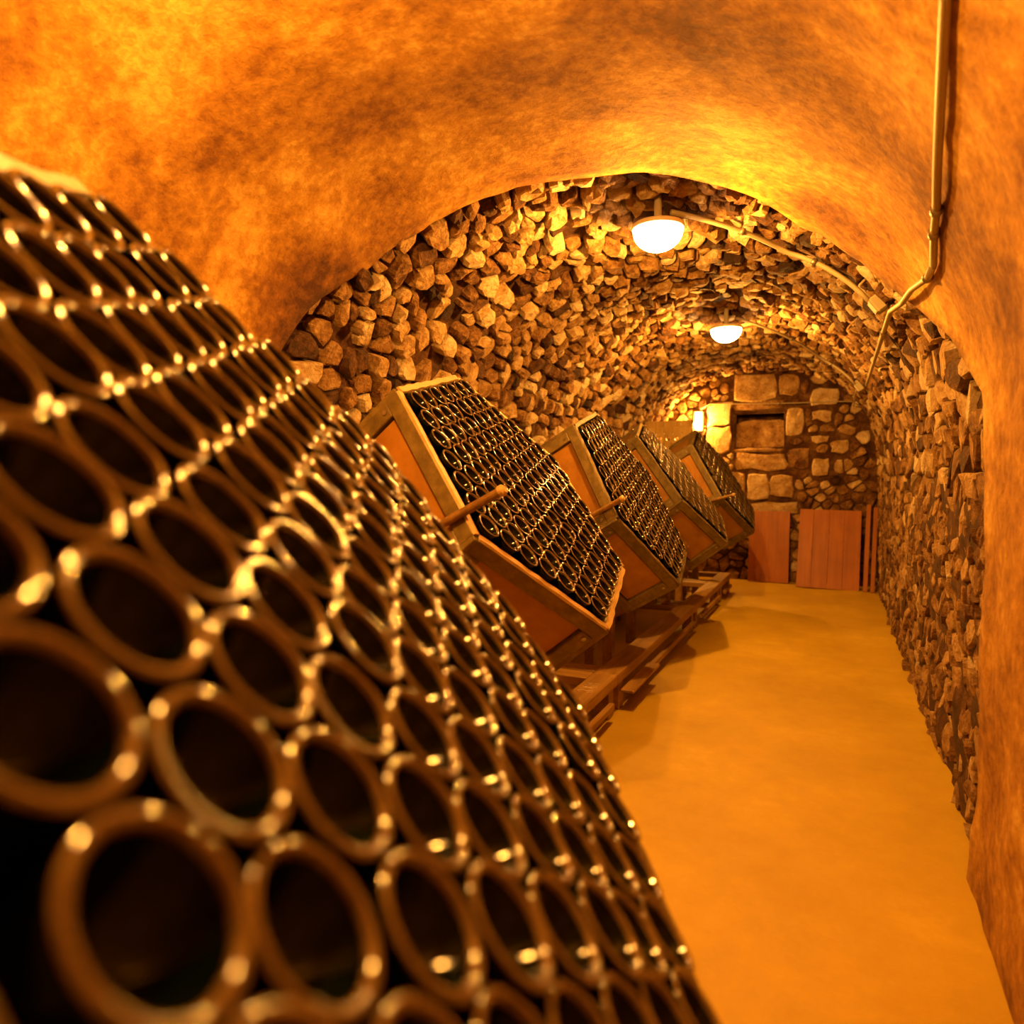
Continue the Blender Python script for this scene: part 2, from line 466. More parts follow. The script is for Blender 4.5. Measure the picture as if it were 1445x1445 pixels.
def lay_stones(parent, cells, place, heights, rng, joint, limit=300, tints=None, relief=None):
    items = []
    for k, poly in enumerate(cells):
        if len(poly) < 3: continue
        cx = sum(p[0] for p in poly) / len(poly); cy = sum(p[1] for p in poly) / len(poly)
        ar = abs(sum(poly[a][0] * poly[(a + 1) % len(poly)][1] - poly[(a + 1) % len(poly)][0] * poly[a][1] for a in range(len(poly)))) / 2
        P = place(cx, cy, 0); v = Vector((P[0], P[1], P[2] - CAMZ))
        nrm = Vector(place(cx, cy, 1)) - Vector(P)
        face = max(.05, -nrm.dot(v.normalized()))
        items.append((screen_size(P, ar) * face, k, poly))
    items.sort(key=lambda q: -q[0])
    fill = MB(); fill.tint = []; cnt = 0
    for size, k, poly in items:
        h = rng.uniform(*heights); t = tints(poly, rng) if tints else None
        if relief: h *= relief(poly)
        if cnt < limit and size > 0:
            mb = stone_geo(poly, place, h, rng, joint, tint=t)
            if mb is None: continue
            mb.build('stone', STONE, parent); cnt += 1
        else: stone_geo(poly, place, h, rng, joint, fill, tint=t)
    if fill.v: tag(fill.build('rubble_stones', STONE, parent), kind='stuff')

def vault_part(name, s0, s1, ns, label, cat, du, dv, heights, joint, seed, tints=None, back=-.022, relief=None):
    rng = random.Random(seed)
    root = sheet(name, s0, s1, ns, 110, (lambda s: y_edge(s) - .12, lambda s: Y_BACK + .05), back, .03, 5.0, MORTAR).build(name, MORTAR, smooth=True)
    tag(root, label, cat, kind='structure')
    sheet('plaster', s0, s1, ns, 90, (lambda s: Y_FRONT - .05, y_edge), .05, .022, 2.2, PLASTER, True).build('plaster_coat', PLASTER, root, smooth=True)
    pts = [p for p in courses(s0, s1, 1.8, Y_BACK, du, dv, rng)]
    cells = voronoi(pts)
    keep = []
    for (s, y), c in zip(pts, cells):
        if name != 'wall_right' and rng.random() < .06: continue      # patches of bare mortar
        if not (s0 + .02 < s < s1 - .02) or y < y_edge(s) + .03 or y > Y_BACK - .03: continue
        c = [(min(max(a, s0 - .05), s1 + .05), min(max(b, y_edge(a) - .06), Y_BACK + .03)) for a, b in c]
        keep.append(c)
    def place(s, y, h):
        p, n, _t = surf(s, y, h); return p
    lay_stones(root, keep, place, heights, rng, joint, tints=tints, relief=relief)
    return root

vault_part('ceiling', S_SPRING_L, S_SPRING_R, 90, 'rough rubble barrel vault with a smooth limewashed near stretch', 'ceiling', .088, .15, (.015, .065), .010, 11,
           relief=lambda p: 1 - .72 * min(1, max(0, (sum(q[0] for q in p) / len(p) - S_MAX * .5) / (S_SPRING_R - S_MAX * .5))))
vault_part('wall_left', 0, S_SPRING_L, 30, 'rubble side wall behind the row of bottle crates', 'wall', .10, .16, (.015, .06), .010, 12)
vault_part('wall_right', S_SPRING_R, S_MAX, 30, 'rough stone side wall along the open floor', 'wall', .075, .12, (-.004, .016), .010, 13, lambda p, r: min(1, max(0, r.gauss(.5, .14))), back=-.004)

# ------------------------------------------------------------------ floor and end walls
fl = MB(); NX, NY = 30, 120
for i in range(NX + 1):
    for j in range(NY + 1):
        x = XC - VA - .06 + (2 * VA + .12) * i / NX; y = Y_FRONT - .05 + (Y_BACK - Y_FRONT + .12) * j / NY
        fl.v.append((x, y, .006 * fbm(Vector((x * 1.5, y * 1.5, 0)), 3) - .003))
fl.f = [(i * (NY + 1) + j, (i + 1) * (NY + 1) + j, (i + 1) * (NY + 1) + j + 1, i * (NY + 1) + j + 1) for i in range(NX) for j in range(NY)]
fl.m = [0] * len(fl.f)
tag(fl.build('floor', FLOOR, smooth=True), 'smooth ochre screed floor of the cellar', 'floor', kind='structure')

def end_sheet(y, sgn, hole=None):
    mb = MB(); nx, nz = 60, 60; idx = {}
    for i in range(nx + 1):
        for j in range(nz + 1):
            x = XC - VA - .08 + (2 * VA + .16) * i / nx; z = -.03 + (CAMZ + VB + .1) * j / nz
            idx[i, j] = len(mb.v); mb.v.append((x, y + .02 * fbm(Vector((x * 4, 9, z * 4)), 4), z))
    for i in range(nx):
        for j in range(nz):
            c = [mb.v[idx[a, b]] for a, b in ((i, j), (i + 1, j), (i + 1, j + 1), (i, j + 1))]
            mx = sum(q[0] for q in c) / 4; mz = sum(q[2] for q in c) / 4
            if hole and hole[0] < mx < hole[1] and hole[2] < mz < hole[3]: continue
            mb.f.append((idx[i, j], idx[i + 1, j], idx[i + 1, j + 1], idx[i, j + 1]))
    mb.m = [0] * len(mb.f); return mb
NICHE = (-1.15, -.57, CAMZ + .37, CAMZ + .80)
wb = end_sheet(Y_BACK + .01, -1, NICHE).build('wall_back', END_MORTAR, smooth=True)
tag(wb, 'rubble end wall with dressed blocks around a small square niche', 'wall', kind='structure')
# dressed blocks and big stones of the end wall: x0, x1, z0, z1 above the lens, tone, how far they stand out
BLOCKS = [(-1.17, -.68, .96, 1.27, .62, .03), (-.66, -.42, 1.0, 1.24, .55, .03), (-1.48, -1.19, .66, .95, .72, .035), (-1.48, -1.19, .32, .64, .62, .03),
          (-.55, -.36, .52, .84, .72, .035), (-1.20, -.55, .845, .94, .34, .02), (-1.15, -.57, .33, .37, .5, .02), (-1.14, -.56, .10, .31, .55, .025), (-.54, -.30, .11, .36, .35, .02),
          (-.99, -.74, -.26, .06, .74, .04), (-.71, -.46, -.23, .04, .6, .045), (-.27, -.07, .03, .23, .68, .05), (-1.30, -1.02, -.2, .08, .6, .03),
          (-.3, .02, .86, 1.06, .78, .04), (-.27, -.05, .68, .80, .66, .04), (-.98, -.4, -.42, -.29, .7, .03), (-.28, -.1, .42, .52, .7, .04), (-.06, .12, .30, .44, .6, .04)]
rng = random.Random(5)
def wall_place(x, z, h): return Vector((x, Y_BACK - h, z))
for x0, x1, z0, z1, tone, out_ in BLOCKS:
    z0 += CAMZ; z1 += CAMZ
    mb = MB(); mb.tint = []
    P = []
    nseg = 3
    for k in range(nseg): P.append((x0 + (x1 - x0) * k / nseg, z0))
    for k in range(nseg): P.append((x1, z0 + (z1 - z0) * k / nseg))
    for k in range(nseg): P.append((x1 - (x1 - x0) * k / nseg, z1))
    for k in range(nseg): P.append((x0, z1 - (z1 - z0) * k / nseg))
    cx, cz = (x0 + x1) / 2, (z0 + z1) / 2; n = len(P)
    P = [(x + rng.gauss(0, .012), z + rng.gauss(0, .012)) for x, z in P]
    P = [(cx + (x - cx) * (.94 if k % nseg == 0 else 1.0), cz + (z - cz) * (.93 if k % nseg == 0 else 1.0)) for k, (x, z) in enumerate(P)]
    vs = []
    for sc_, h in ((.985, -.03), (.985, out_ * .7), (.90, out_)):
        for x, z in P: vs.append(wall_place(cx + (x - cx) * sc_, cz + (z - cz) * sc_, h + (rng.gauss(0, .003) if h > 0 else 0)))
    vs.append(wall_place(cx, cz, out_ + .004))
    fs = [(l * n + k, l * n + (k + 1) % n, (l + 1) * n + (k + 1) % n, (l + 1) * n + k) for l in range(2) for k in range(n)] + [(2 * n + k, 2 * n + (k + 1) % n, 3 * n) for k in range(n)]
    mb.add(vs, fs); mb.tint = [tone + .14] * len(vs)
    mb.build('dressed_block', STONE, wb)
pts = courses(0, CAMZ + VB, XC - VA, XC + VA, .085, .19, rng)
pts = [(z, x) for z, x in pts]
real = []
for z, x in pts:
    if any(b[0] - .03 < x < b[1] + .03 and b[2] + CAMZ - .03 < z < b[3] + CAMZ + .03 for b in BLOCKS) or (NICHE[0] - .04 < x < NICHE[1] + .04 and NICHE[2] - .04 < z < NICHE[3] + .04): continue
    real.append((x, z))
dummy = []
for b in BLOCKS + [(NICHE[0], NICHE[1], NICHE[2] - CAMZ, NICHE[3] - CAMZ, 0, 0)]:
    nx_ = max(2, int((b[1] - b[0]) / .05)); nz_ = max(2, int((b[3] - b[2]) / .05))
    for i in range(nx_):
        for j in range(nz_): dummy.append((b[0] + (i + .5) * (b[1] - b[0]) / nx_, b[2] + CAMZ + (j + .5) * (b[3] - b[2]) / nz_))
cells = voronoi(real + dummy)[:len(real)]
cells = [c for c, (x, z) in zip(cells, real) if inside((x, 0, z), .05) and z > .03]
def end_tint(poly, rng):
    return min(1, max(0, rng.gauss(.57, .18)))
lay_stones(wb, cells, wall_place, (.012, .045), rng, .009, 260, end_tint)
# niche: cheeks, back and the loose slab standing in it
nm = MB(); d = .3; x0, x1, z0, z1 = NICHE; yb = Y_BACK + d
q = [(x0, z0), (x1, z0), (x1, z1), (x0, z1)]
nm.add([(x, Y_BACK - .02, z) for x, z in q] + [(x, yb, z) for x, z in q], [(0, 1, 5, 4), (1, 2, 6, 5), (2, 3, 7, 6), (3, 0, 4, 7), (4, 5, 6, 7)])
nm.build('niche_lining', MORTAR, wb)
sl = MB(); sl.tint = []
top = [(0, .30), (.08, .335), (.18, .35), (.30, .35), (.40, .338), (.5, .345), (.55, .33)]
fr = [(x0 + .012 + a, Y_BACK + .03, z0 + .012 + b * .96) for a, b in top]; vs = [(x0 + .012, Y_BACK + .03, z0)] + fr + [(x1 - .012, Y_BACK + .03, z0)]
n = len(vs); vs += [(x, y + .1, z) for x, y, z in vs]
sl.add(vs, [tuple(range(n))[::-1], tuple(range(n, 2 * n))] + [(k, (k + 1) % n, n + (k + 1) % n, n + k) for k in range(n)]); sl.tint = [.6] * len(vs)
tag(sl.build('stone_slab', STONE), 'flat stone slab closing most of the square niche in the end wall', 'slab')
wf = end_sheet(Y_FRONT, 1).build('wall_front', PLASTER, smooth=True)
tag(wf, 'plain plastered wall closing the cellar behind the viewer', 'wall', kind='structure')

# ------------------------------------------------------------------ bottles
S_P = .089
def bottle_profile():
    P = [(0, -.037), (.004, -.0367), (.009, -.0352), (.0155, -.0315), (.022, -.0255), (.028, -.0175), (.0325, -.0098), (.0348, -.0052)]
    k0 = len(P) - 1
    rr = .0044; cxr, cz = .0395, -.0044
    for a in (165, 140, 115, 95, 75, 55, 35, 10):
        P.append((cxr + rr * math.cos(math.radians(a)), cz + rr * math.sin(math.radians(a))))
    k1 = len(P) - 1
    P += [(.0442, -.012), (.0442, -.06), (.0442, -.150), (.0425, -.175), (.037, -.200), (.0285, -.225), (.0205, -.248), (.0165, -.27), (.0145, -.296), (.0158, -.297), (.0158, -.304), (.0142, -.306), (.0142, -.310), (0, -.3105)]
    return P, k0, k1
def bottle_mesh(name, n, beads):
    P, k0, k1 = bottle_profile(); mis = []
    for i in range(len(P) - 1):
        mis.append(1 if k0 <= i < k1 - 1 else (2 if i >= len(P) - 5 else 0))
    def mod(r, z, k):
        if beads and .036 < r < .0425 and z > -.0028:
            a = .0004 * (1 if k % 2 else -1); return r, z + a
        return r, z
    mb = MB(); mb.lathe(P, n, mis, mod=mod); return mb
B_HI = bottle_mesh('bottle', 96, True).mesh('bottle', [GLASS, HEEL, CAPM], True)
B_MID = bottle_mesh('bottle', 32, False).mesh('bottle', [GLASS, HEEL, CAPM], True)
B_LOW = bottle_mesh('bottle', 24, False)

# ------------------------------------------------------------------ hexagonal crates
def frame_axes(tilt, yaw):
    t, y = math.radians(tilt), math.radians(yaw)
    n = Vector((math.cos(t) * math.cos(y), math.cos(t) * math.sin(y), math.sin(t)))
    e1 = Vector((-math.sin(y), math.cos(y), 0)); e2 = n.cross(e1)
    return e1, e2, n
R_OUT, DEPTH, RIM = .625, .35, -.024
TH = .026
def build_crate(idx, c, th, tilt, yaw, label):
    e1, e2, n = frame_axes(tilt, yaw); c = Vector(c) + Vector((0, 0, CAMZ))
    M = Matrix((e1, e2, n)).transposed().to_4x4(); M.translation = c
    root = empty('hexagonal_crate', M); tag(root, label, 'crate', 'hexagonal bottle crates')
    th = math.radians(th); ap = R_OUT * math.cos(PI / 6); side = R_OUT
    zf, zb = RIM, RIM - DEPTH
    rg = random.Random(40 + idx)
    for k in range(6):
        a = th + PI / 6 + k * PI / 3
        N = Vector((math.cos(a), math.sin(a), 0)); T = Vector((-math.sin(a), math.cos(a), 0)); Zv = Vector((0, 0, 1))
        R = Matrix((T, Zv, N)).transposed()      # local x along the side, y along the depth, z outward
        mid = N * (ap - TH / 2)
        ln = side - TH * 1.12
        mb = MB(); mb.box(mid + Zv * (zf - .0275), (ln, .055, TH), R, bev=.003); o = mb.build('front_rail', W_FRAME, root)
        mb = MB()                                 # worn pale lip on the front edge
        segs = 14; lw = .008
        vs = []
        for i in range(segs + 1):
            x = -ln / 2 + ln * i / segs; wv = rg.uniform(-.0025, .0025)
            for (dz, dn) in ((0, -TH / 2 - .001), (0, TH / 2 + .001), (lw + wv, -TH / 2 + .002), (lw + wv, TH / 2 - .002)):
                vs.append(mid + T * x + Zv * (zf + dz) + N * (dn + wv * .6))
        fs = []
        for i in range(segs):
            q = i * 4; fs += [(q, q + 2, q + 6, q + 4), (q + 2, q + 3, q + 7, q + 6), (q + 3, q + 1, q + 5, q + 7)]
        fs += [(0, 1, 3, 2), (segs * 4, segs * 4 + 2, segs * 4 + 3, segs * 4 + 1)]
        mb.add(vs, fs); lip = mb.build('worn_lip', W_RIM if idx == 1 else W_FRAME, o)
        mb = MB(); mb.box(mid + Zv * (zb + .0275), (ln, .055, TH), R, bev=.003); mb.build('back_rail', W_FRAME, root)
        for sg in (-1, 1):
            mb = MB(); mb.box(mid + T * sg * (ln / 2 - .03) + Zv * ((zf + zb) / 2), (.06, DEPTH - .112, TH), R, bev=.003)
            st = mb.build('stile', W_FRAME, root)
            mb = MB(); mb.tube([mid + T * sg * (ln / 2 - .03) + Zv * (zf - .075) + N * (TH / 2 - .004), mid + T * sg * (ln / 2 - .03) + Zv * (zf - .075) + N * (TH / 2 + .004)], .009, 10)
            mb.build('bolt', STEEL, st)
        mb = MB(); mb.box(mid - N * .008 + Zv * ((zf + zb) / 2), (ln - .13, DEPTH - .122, .010), R); mb.build('side_panel', W_PANEL, root)
        # corner block closing the mitre between two sides
        v = Vector((math.cos(th + k * PI / 3), math.sin(th + k * PI / 3), 0)) * (R_OUT - TH * .58)
        mb = MB(); mb.box(v + Zv * ((zf + zb) / 2), (TH * 1.05, TH * 1.05, DEPTH - .004), Matrix.Rotation(th + k * PI / 3 + PI / 4, 3, 'Z'), bev=.002); mb.build('corner_post', W_FRAME, root)
    mb = MB(); vs = [Vector((math.cos(th + k * PI / 3), math.sin(th + k * PI / 3), 0)) * (R_OUT - .035) for k in range(6)]
    mb.add([v + Vector((0, 0, zb + .006)) for v in vs] + [v + Vector((0, 0, zb + .026)) for v in vs], [tuple(range(6))[::-1], tuple(range(6, 12))] + [(k, (k + 1) % 6, 6 + (k + 1) % 6, 6 + k) for k in range(6)])
    mb.build('back_board', W_FRAME, root)
    return root, M, th
def lattice(th, rg):
    L = []
    for i in range(-6, 7):
        for j in range(-6, 7):
            if abs(i + j) <= 6:
                x = S_P * (i * math.cos(th) + j * math.cos(th + PI / 3)); y = S_P * (i * math.sin(th) + j * math.sin(th + PI / 3))
                L.append((x + rg.gauss(0, .0004), y + rg.gauss(0, .0004), rg.gauss(0, .0025)))
    return L
CRATES = [((-.448, .603, -.091), 139.0, 39.5, 21.4, 'large hexagonal crate of bottles standing askew, turned off the line of the rail'),
          ((-1.045, 2.36, -.03), 135.5, 38.7, 1.2, 'hexagonal crate with a pale worn rim, next on the rail after the askew crate'),
          ((-1.073, 4.043, -.078), 133.4, 31.0, .1, 'hexagonal crate with a bright orange side panel, second on the rail'),
          ((-1.09, 5.52, -.005), 136.4, 38.0, 1.3, 'hexagonal crate with a narrow dark front, third on the rail'),
          ((-1.011, 7.237, 0.0), 139.2, 32.0, -3.8, 'hexagonal crate at the end wall, last on the rail')]
built = []
for k, (c, th, tilt, yaw, lab) in enumerate(CRATES): built.append(build_crate(k, c, th, tilt, yaw, lab))
BL = ['askew crate', 'pale-rimmed crate', 'orange-panelled crate']
BG = ['bottles in the askew crate', 'bottles in the pale-rimmed crate', 'bottles in the crate with the orange panel']
ORD = 'first second third fourth fifth sixth seventh eighth ninth tenth eleventh twelfth thirteenth'.split()
far = MB(); rest = 300
for k, (root, M, th) in enumerate(built):
    rg = random.Random(90 + k); L = lattice(th, rg)
    L.sort(key=lambda q: (M @ Vector(q) - Vector((0, 0, CAMZ))).length)
    for (x, y, z) in L:
        T = M @ Matrix.Translation((x, y, z)) @ Matrix.Rotation(rg.uniform(0, 6.28), 4, 'Z') @ Matrix.Rotation(rg.gauss(0, .008), 4, 'X')
        if rest > 0:
            o = bpy.data.objects.new('champagne_bottle', B_HI if k == 0 else B_MID); COL.objects.link(o); o.matrix_world = T
            row = round(6 - (x * math.cos(th - PI / 6) + y * math.sin(th - PI / 6)) / (S_P * math.cos(PI / 6)))
            al = (x * math.cos(th - 2 * PI / 3) + y * math.sin(th - 2 * PI / 3)) / S_P
            col_ = round(al + (12 - abs(row - 6)) / 2)
            tag(o, 'dark bottle in %s, %s row below the top rim, %s towards end wall' % (BL[k], ORD[row], ORD[col_]), 'bottle', BG[k]); rest -= 1
        else:
            b = len(far.v); far.v += [tuple(T @ Vector(v)) for v in B_LOW.v]
            far.f += [tuple(i + b for i in f) for f in B_LOW.f]; far.m += B_LOW.m
tag(far.build('stacked_bottles', [GLASS, HEEL, CAPM], smooth=True), 'dark bottles packed base outward in the second to last crates of the rail', 'bottles', kind='stuff')

# lever bars stuck through the corner of the crates
def lever(k, p0, p1, label):
    """p0, p1: pixels of the ends; the foot lies on the crate's side behind the rim, the tip stands out into the aisle"""
    root, M, th = built[k]
    v0 = Vector((math.cos(th), math.sin(th), 0)); v1 = Vector((math.cos(th + PI / 3), math.sin(th + PI / 3), 0))
    best = None
    for i in range(41):
        f_ = .5 + .0125 * i
        for j in range(11):
            q = M @ ((v0 * (1 - f_) + v1 * f_) * (R_OUT + .017) + Vector((0, 0, RIM - .05 - .01 * j)))
            e = np.linalg.norm(pix(q) - np.array(p0))
            if best is None or e < best[0]: best = (e, q)
    A = best[1]; best = None
    for i in range(0, 91):
        el = math.radians(.5 * i)
        for j in range(10, 50):
            q = A + Vector((math.cos(el), 0, math.sin(el))) * (.01 * j)
            e = np.linalg.norm(pix(q) - np.array(p1))
            if best is None or e < best[0]: best = (e, q)
    B = best[1]; dirv = (B - A).normalized()
    t = empty('lever_bar', Matrix.Translation(A)); tag(t, label, 'bar', 'lever bars of the crates')
    r = .0135
    mb = MB(); mb.tube([-dirv * .05, Vector((0, 0, 0)), B - A], r, 14); mb.build('shaft', BAR, t)
    mb = MB(); mb.tube([B - A - dirv * .012, B - A, B - A + dirv * .008], [r * 1.25, r * 1.3, r * .8], 14); mb.build('end_knob', W_RIM, t)
lever(1, (622, 742), (711, 691), 'wooden lever bar crossing the pale-rimmed crate of bottles')
lever(2, (835, 727), (878, 704), 'wooden lever bar on the crate with the orange panel')
lever(4, (1010, 705), (1036, 698), 'wooden lever bar on the last crate by the end wall')

# ------------------------------------------------------------------ floor stands (rails) and trestles under the crates
RZ = .206
def stand(y0, y1, label, chalk=False, ledge=None):
    t = empty('rail_stand', Matrix.Translation((-1.4, (y0 + y1) / 2, 0))); tag(t, label, 'stand', 'low timber stands under the crates')
    off = Vector((1.4, -(y0 + y1) / 2, 0)); L = y1 - y0; ym = 0
    def bx(name, c, s, m=W_BEAM):
        mb = MB(); mb.box(Vector(c) + off, s, bev=.004); return mb.build(name, m, t)
    fr = bx('front_rail', (-1.095, (y0 + y1) / 2, RZ - .03), (.13, L - .004, .06))
    bx('back_rail', (-1.72, (y0 + y1) / 2, RZ - .03), (.13, L - .004, .06))
    for y in (y0 + .065, y1 - .065): bx('cross_plank', (-1.4075, y, RZ - .022), (.493, .12, .044), W_BEAMX)
    for x in (-1.075, -1.72):
        for y in (y0 + .09, y1 - .09): bx('leg', (x, y, (RZ - .06) / 2), (.075, .08, RZ - .06))
    bx('lower_rail', (-1.015, (y0 + y1) / 2, .085), (.03, L - .3, .035))
    if ledge: bx('ledge_board', (-.99, (ledge[0] + ledge[1]) / 2, .108), (.075, ledge[1] - ledge[0], .018))
    if chalk:
        mb = MB(); z = RZ + .0012
        strokes = [[(0, .035), (.012, .05), (.03, .045), (.018, .028), (.03, .012), (.012, 0), (0, .01)], [(.05, .045), (.078, 0)], [(.05, 0), (.08, .048)],
                   [(.10, .002), (.102, .045), (.125, .004), (.13, .046)]]
        for stq in strokes:
            pts_ = [Vector((-1.135 + b * 1.6, chalk + a * 1.15, z)) + off for a, b in stq]
            mb.tube(pts_, .0016, 5)
        o = mb.build('chalk_marks', CHALK, fr)
    return t
stand(1.35, 3.505, 'low timber stand with chalk marks on its rail, under the pale-rimmed crate', chalk=3.15)
stand(3.51, 5.74, 'low timber stand with a ledge board, under the second rail crate', ledge=(3.55, 4.15))
stand(5.75, 7.10, 'short low timber stand between two others, under the third rail crate')
stand(7.11, 7.88, 'short low timber stand at the end wall, under the last crate')

def trestle(k, label, on_rail=True):
    root, M, th = built[k]
    n = (M.to_3x3() @ Vector((0, 0, 1))).normalized()
    t = empty('crate_trestle', Matrix.Translation((M.translation.x - .3, M.translation.y, 0))); tag(t, label, 'trestle', 'timber trestles under the crates')
    inv = t.matrix_world.inverted()
    for sgn in (1, 2):
        a = th + PI / 6 + sgn * PI / 3
        N = Vector((math.cos(a), math.sin(a), 0)); T = Vector((-math.sin(a), math.cos(a), 0))
        ap = R_OUT * math.cos(PI / 6) + .034
        b0 = M @ (N * ap)
        z0 = RIM - .2; z1 = -min(1.2 if on_rail else .84, (b0.z - (RZ if on_rail else 0) - .075) / n.z)
        mid = N * ap + Vector((0, 0, (z0 + z1) / 2))
        R = Matrix((T, Vector((0, 0, 1)), N)).transposed()
        mb = MB(); mb.box((0, 0, 0), (.08, z0 - z1, .06), R)
        Mw = inv @ M @ Matrix.Translation(mid)
        mb.v = [tuple(Mw @ Vector(v)) for v in mb.v]; mb.build('bearer', W_BEAM, t)
        for xr in (-1.40, None):
            B0 = M @ (N * (ap + .02))
            z = z1 + .06 if xr is None else (max(z1 + .2, (xr - B0.x) / n.x) if on_rail else -.4)
            P = M @ (N * (ap + .02) + Vector((0, 0, z)))
            over = -1.83 < P.x < -1.61
            foot = RZ if on_rail and (over or min(abs(P.y - q) for q in (1.415, 3.44, 3.575, 5.675, 5.815, 7.035, 7.175, 7.815)) < .1) else 0.0
            top = P.z
            if top - foot < .03: continue
            mb = MB(); mb.box(inv @ Vector((P.x, P.y, (foot + top) / 2)), (.06, .07, top - foot), bev=.003); mb.build('post', W_BEAM, t)
trestle(0, 'timber trestle propping the askew crate', False)
trestle(1, 'timber trestle propping the pale-rimmed crate')
trestle(2, 'timber trestle propping the second rail crate')
trestle(3, 'timber trestle propping the third rail crate')
trestle(4, 'timber trestle propping the last rail crate')

# ------------------------------------------------------------------ lamps
def bulkhead(p, label, group):
    t = empty('bulkhead_lamp', Matrix.Translation(p)); tag(t, label, 'lamp', group)
    mb = MB(); mb.lathe([(0, .17), (.018, .17), (.018, .04), (.07, .034), (.10, .03), (.118, .028), (.122, .022), (.122, .008), (.117, .005), (.112, .008), (0, .008)], 40); mb.build('housing', WHITE, t, True)
    P = [(.1165, .008)] + [(.1165 * math.cos(a), -.095 * math.sin(a)) for a in [PI / 2 * k / 9 for k in range(0, 9)]] + [(0, -.095)]
    mb = MB(); mb.lathe(P, 40); mb.build('lens', LENS, t, True)
    bulb(t, (0, 0, -.045), LAMP_POWER, .025)
    return t
bulkhead((-.785, 3.28, CAMZ + 1.165), 'glowing round bulkhead lamp on the vault above the pale-rimmed crate', 'bulkhead lamps on the vault')
bulkhead((-.81, 5.68, CAMZ + 1.165), 'glowing round bulkhead lamp on the vault towards the end wall', 'bulkhead lamps on the vault')
lamp_off = bulkhead((-.80, .88, CAMZ + 1.165), 'glowing round bulkhead lamp on the plastered vault over the askew crate', 'bulkhead lamps on the vault')
lamp_off.name = 'bulkhead_lamp_offscreen'
for ch in lamp_off.children:
    if ch.type == 'LIGHT': ch.name = 'bulb_offscreen'; ch.data.name = 'bulb_offscreen'
t = empty('wall_lamp', Matrix.Translation((-1.59, Y_BACK - .045, CAMZ + .72))); tag(t, 'small upright glowing lamp on the end wall beside the niche', 'lamp')
mb = MB(); mb.box((0, .01, 0), (.12, .04, .26), bev=.012); mb.build('housing', WHITE, t)
mb = MB(); n = 14
mb.lathe([(0, -.105)] + [(.042 * math.sin(PI * k / 12), -.105 * math.cos(PI * k / 12)) for k in range(1, 12)] + [(0, .105)], 20)
mb.v = [(x, y - .035, z) for x, y, z in mb.v]; mb.build('lens', LENS, t, True)
bulb(t, (0, -.045, 0), WALL_LAMP_POWER, .025)

# ------------------------------------------------------------------ conduits
def on_vault(pts, off=.07):
    out = []
    for s, y in pts:
        p, n_, _ = surf(s, y, off); out.append(p)
    return out
def s_at(x, right=True):
    zz = CAMZ + VB * max(0, 1 - (abs(x - XC) / VA) ** VN) ** (1 / VN)
    return s_of((x, 0, zz))
def conduit(pts, r, label, name='conduit', mat_=PVC, clips=()):
    base = Vector(pts[0]); t = empty(name, Matrix.Translation(base)); tag(t, label, 'pipe', 'electric conduits')
    mb = MB(); mb.tube([Vector(p) - base for p in pts], r, 10); mb.build('tube', mat_, t, True)
    for i in clips:
        p = Vector(pts[i]) - base; q = Vector(pts[min(i + 1, len(pts) - 1)]) - base
        dq = (q - p).normalized() * .012
        mb = MB(); mb.tube([p - dq, p + dq], r * 1.45, 10); mb.build('clip', STEEL, t, True)
sr = s_at(.225)
def trace(pixels, off=.075):
    out = []
    for q in pixels:
        h_ = hit(*q, off=off); out.append((s_of(h_), float(h_[1])))
    return on_vault(out, off)
_top = trace([(1323, 240), (1319, 335)])
_dir = (_top[0] - _top[1])
conduit([_top[0] + _dir * 3.2, _top[0] + _dir * 1.5] + trace([(1323, 240), (1321, 300), (1319, 335), (1316, 375)]), .011, 'grey conduit running along the plastered vault to the elbow', clips=(3, 4))
conduit(trace([(1316, 377), (1306, 390), (1285, 408), (1270, 427), (1256, 441), (1246, 470), (1236, 505), (1228, 530), (1223, 545)]), .012, 'grey conduit along the rubble vault between the two junction boxes', clips=(1, 5))
sr = s_at(.225)
s1 = s_at(-.74); s2 = s_at(.2)
conduit(on_vault([(s1 + (s2 - s1) * k / 14, 3.36 + .54 * min(1, k / 7)) for k in range(15)], .075), .013, 'grey conduit arching over the vault to the lamp above the pale-rimmed crate', clips=(4, 9))
conduit(on_vault([(s1 + (s2 - s1) * k / 14, 5.78 + 1.37 * min(1, k / 9)) for k in range(15)], .075), .011, 'grey conduit arching over the vault to the lamp towards the end wall', clips=(5, 10))
conduit(on_vault([(sr, 7.22), (sr - .01, 7.8), (sr, 8.5), (sr + .01, 8.9)], .075), .007, 'thin cable along the vault from the far junction box to the end wall')
yw = Y_BACK - .06
conduit([(.22, yw, CAMZ + .84), (.13, yw, CAMZ + .89), (-.64, yw, CAMZ + .90), (-1.45, yw, CAMZ + .93), (-1.56, yw, CAMZ + .87)], .007, 'thin cable strung across the end wall over the niche', clips=(2,))
for (s, y, lab) in ((sr - .015, 3.9, 'small junction box where the first vault arch of conduit branches off'), (sr, 7.2, 'small junction box where the second vault arch of conduit branches off')):
    p, nn, tt = surf(s, y, .055)
    R = Matrix((tt, Vector((0, 1, 0)), nn)).transposed()
    M4 = R.to_4x4(); M4.translation = p
    t = empty('junction_box', M4); tag(t, lab, 'junction box', 'junction boxes on the conduits')
    mb = MB(); mb.box((0, 0, 0), (.085, .085, .05), bev=.008); mb.build('body', PVC, t)
    mb = MB(); mb.box((0, 0, .029), (.07, .07, .008), bev=.003); mb.build('lid', WHITE, t)

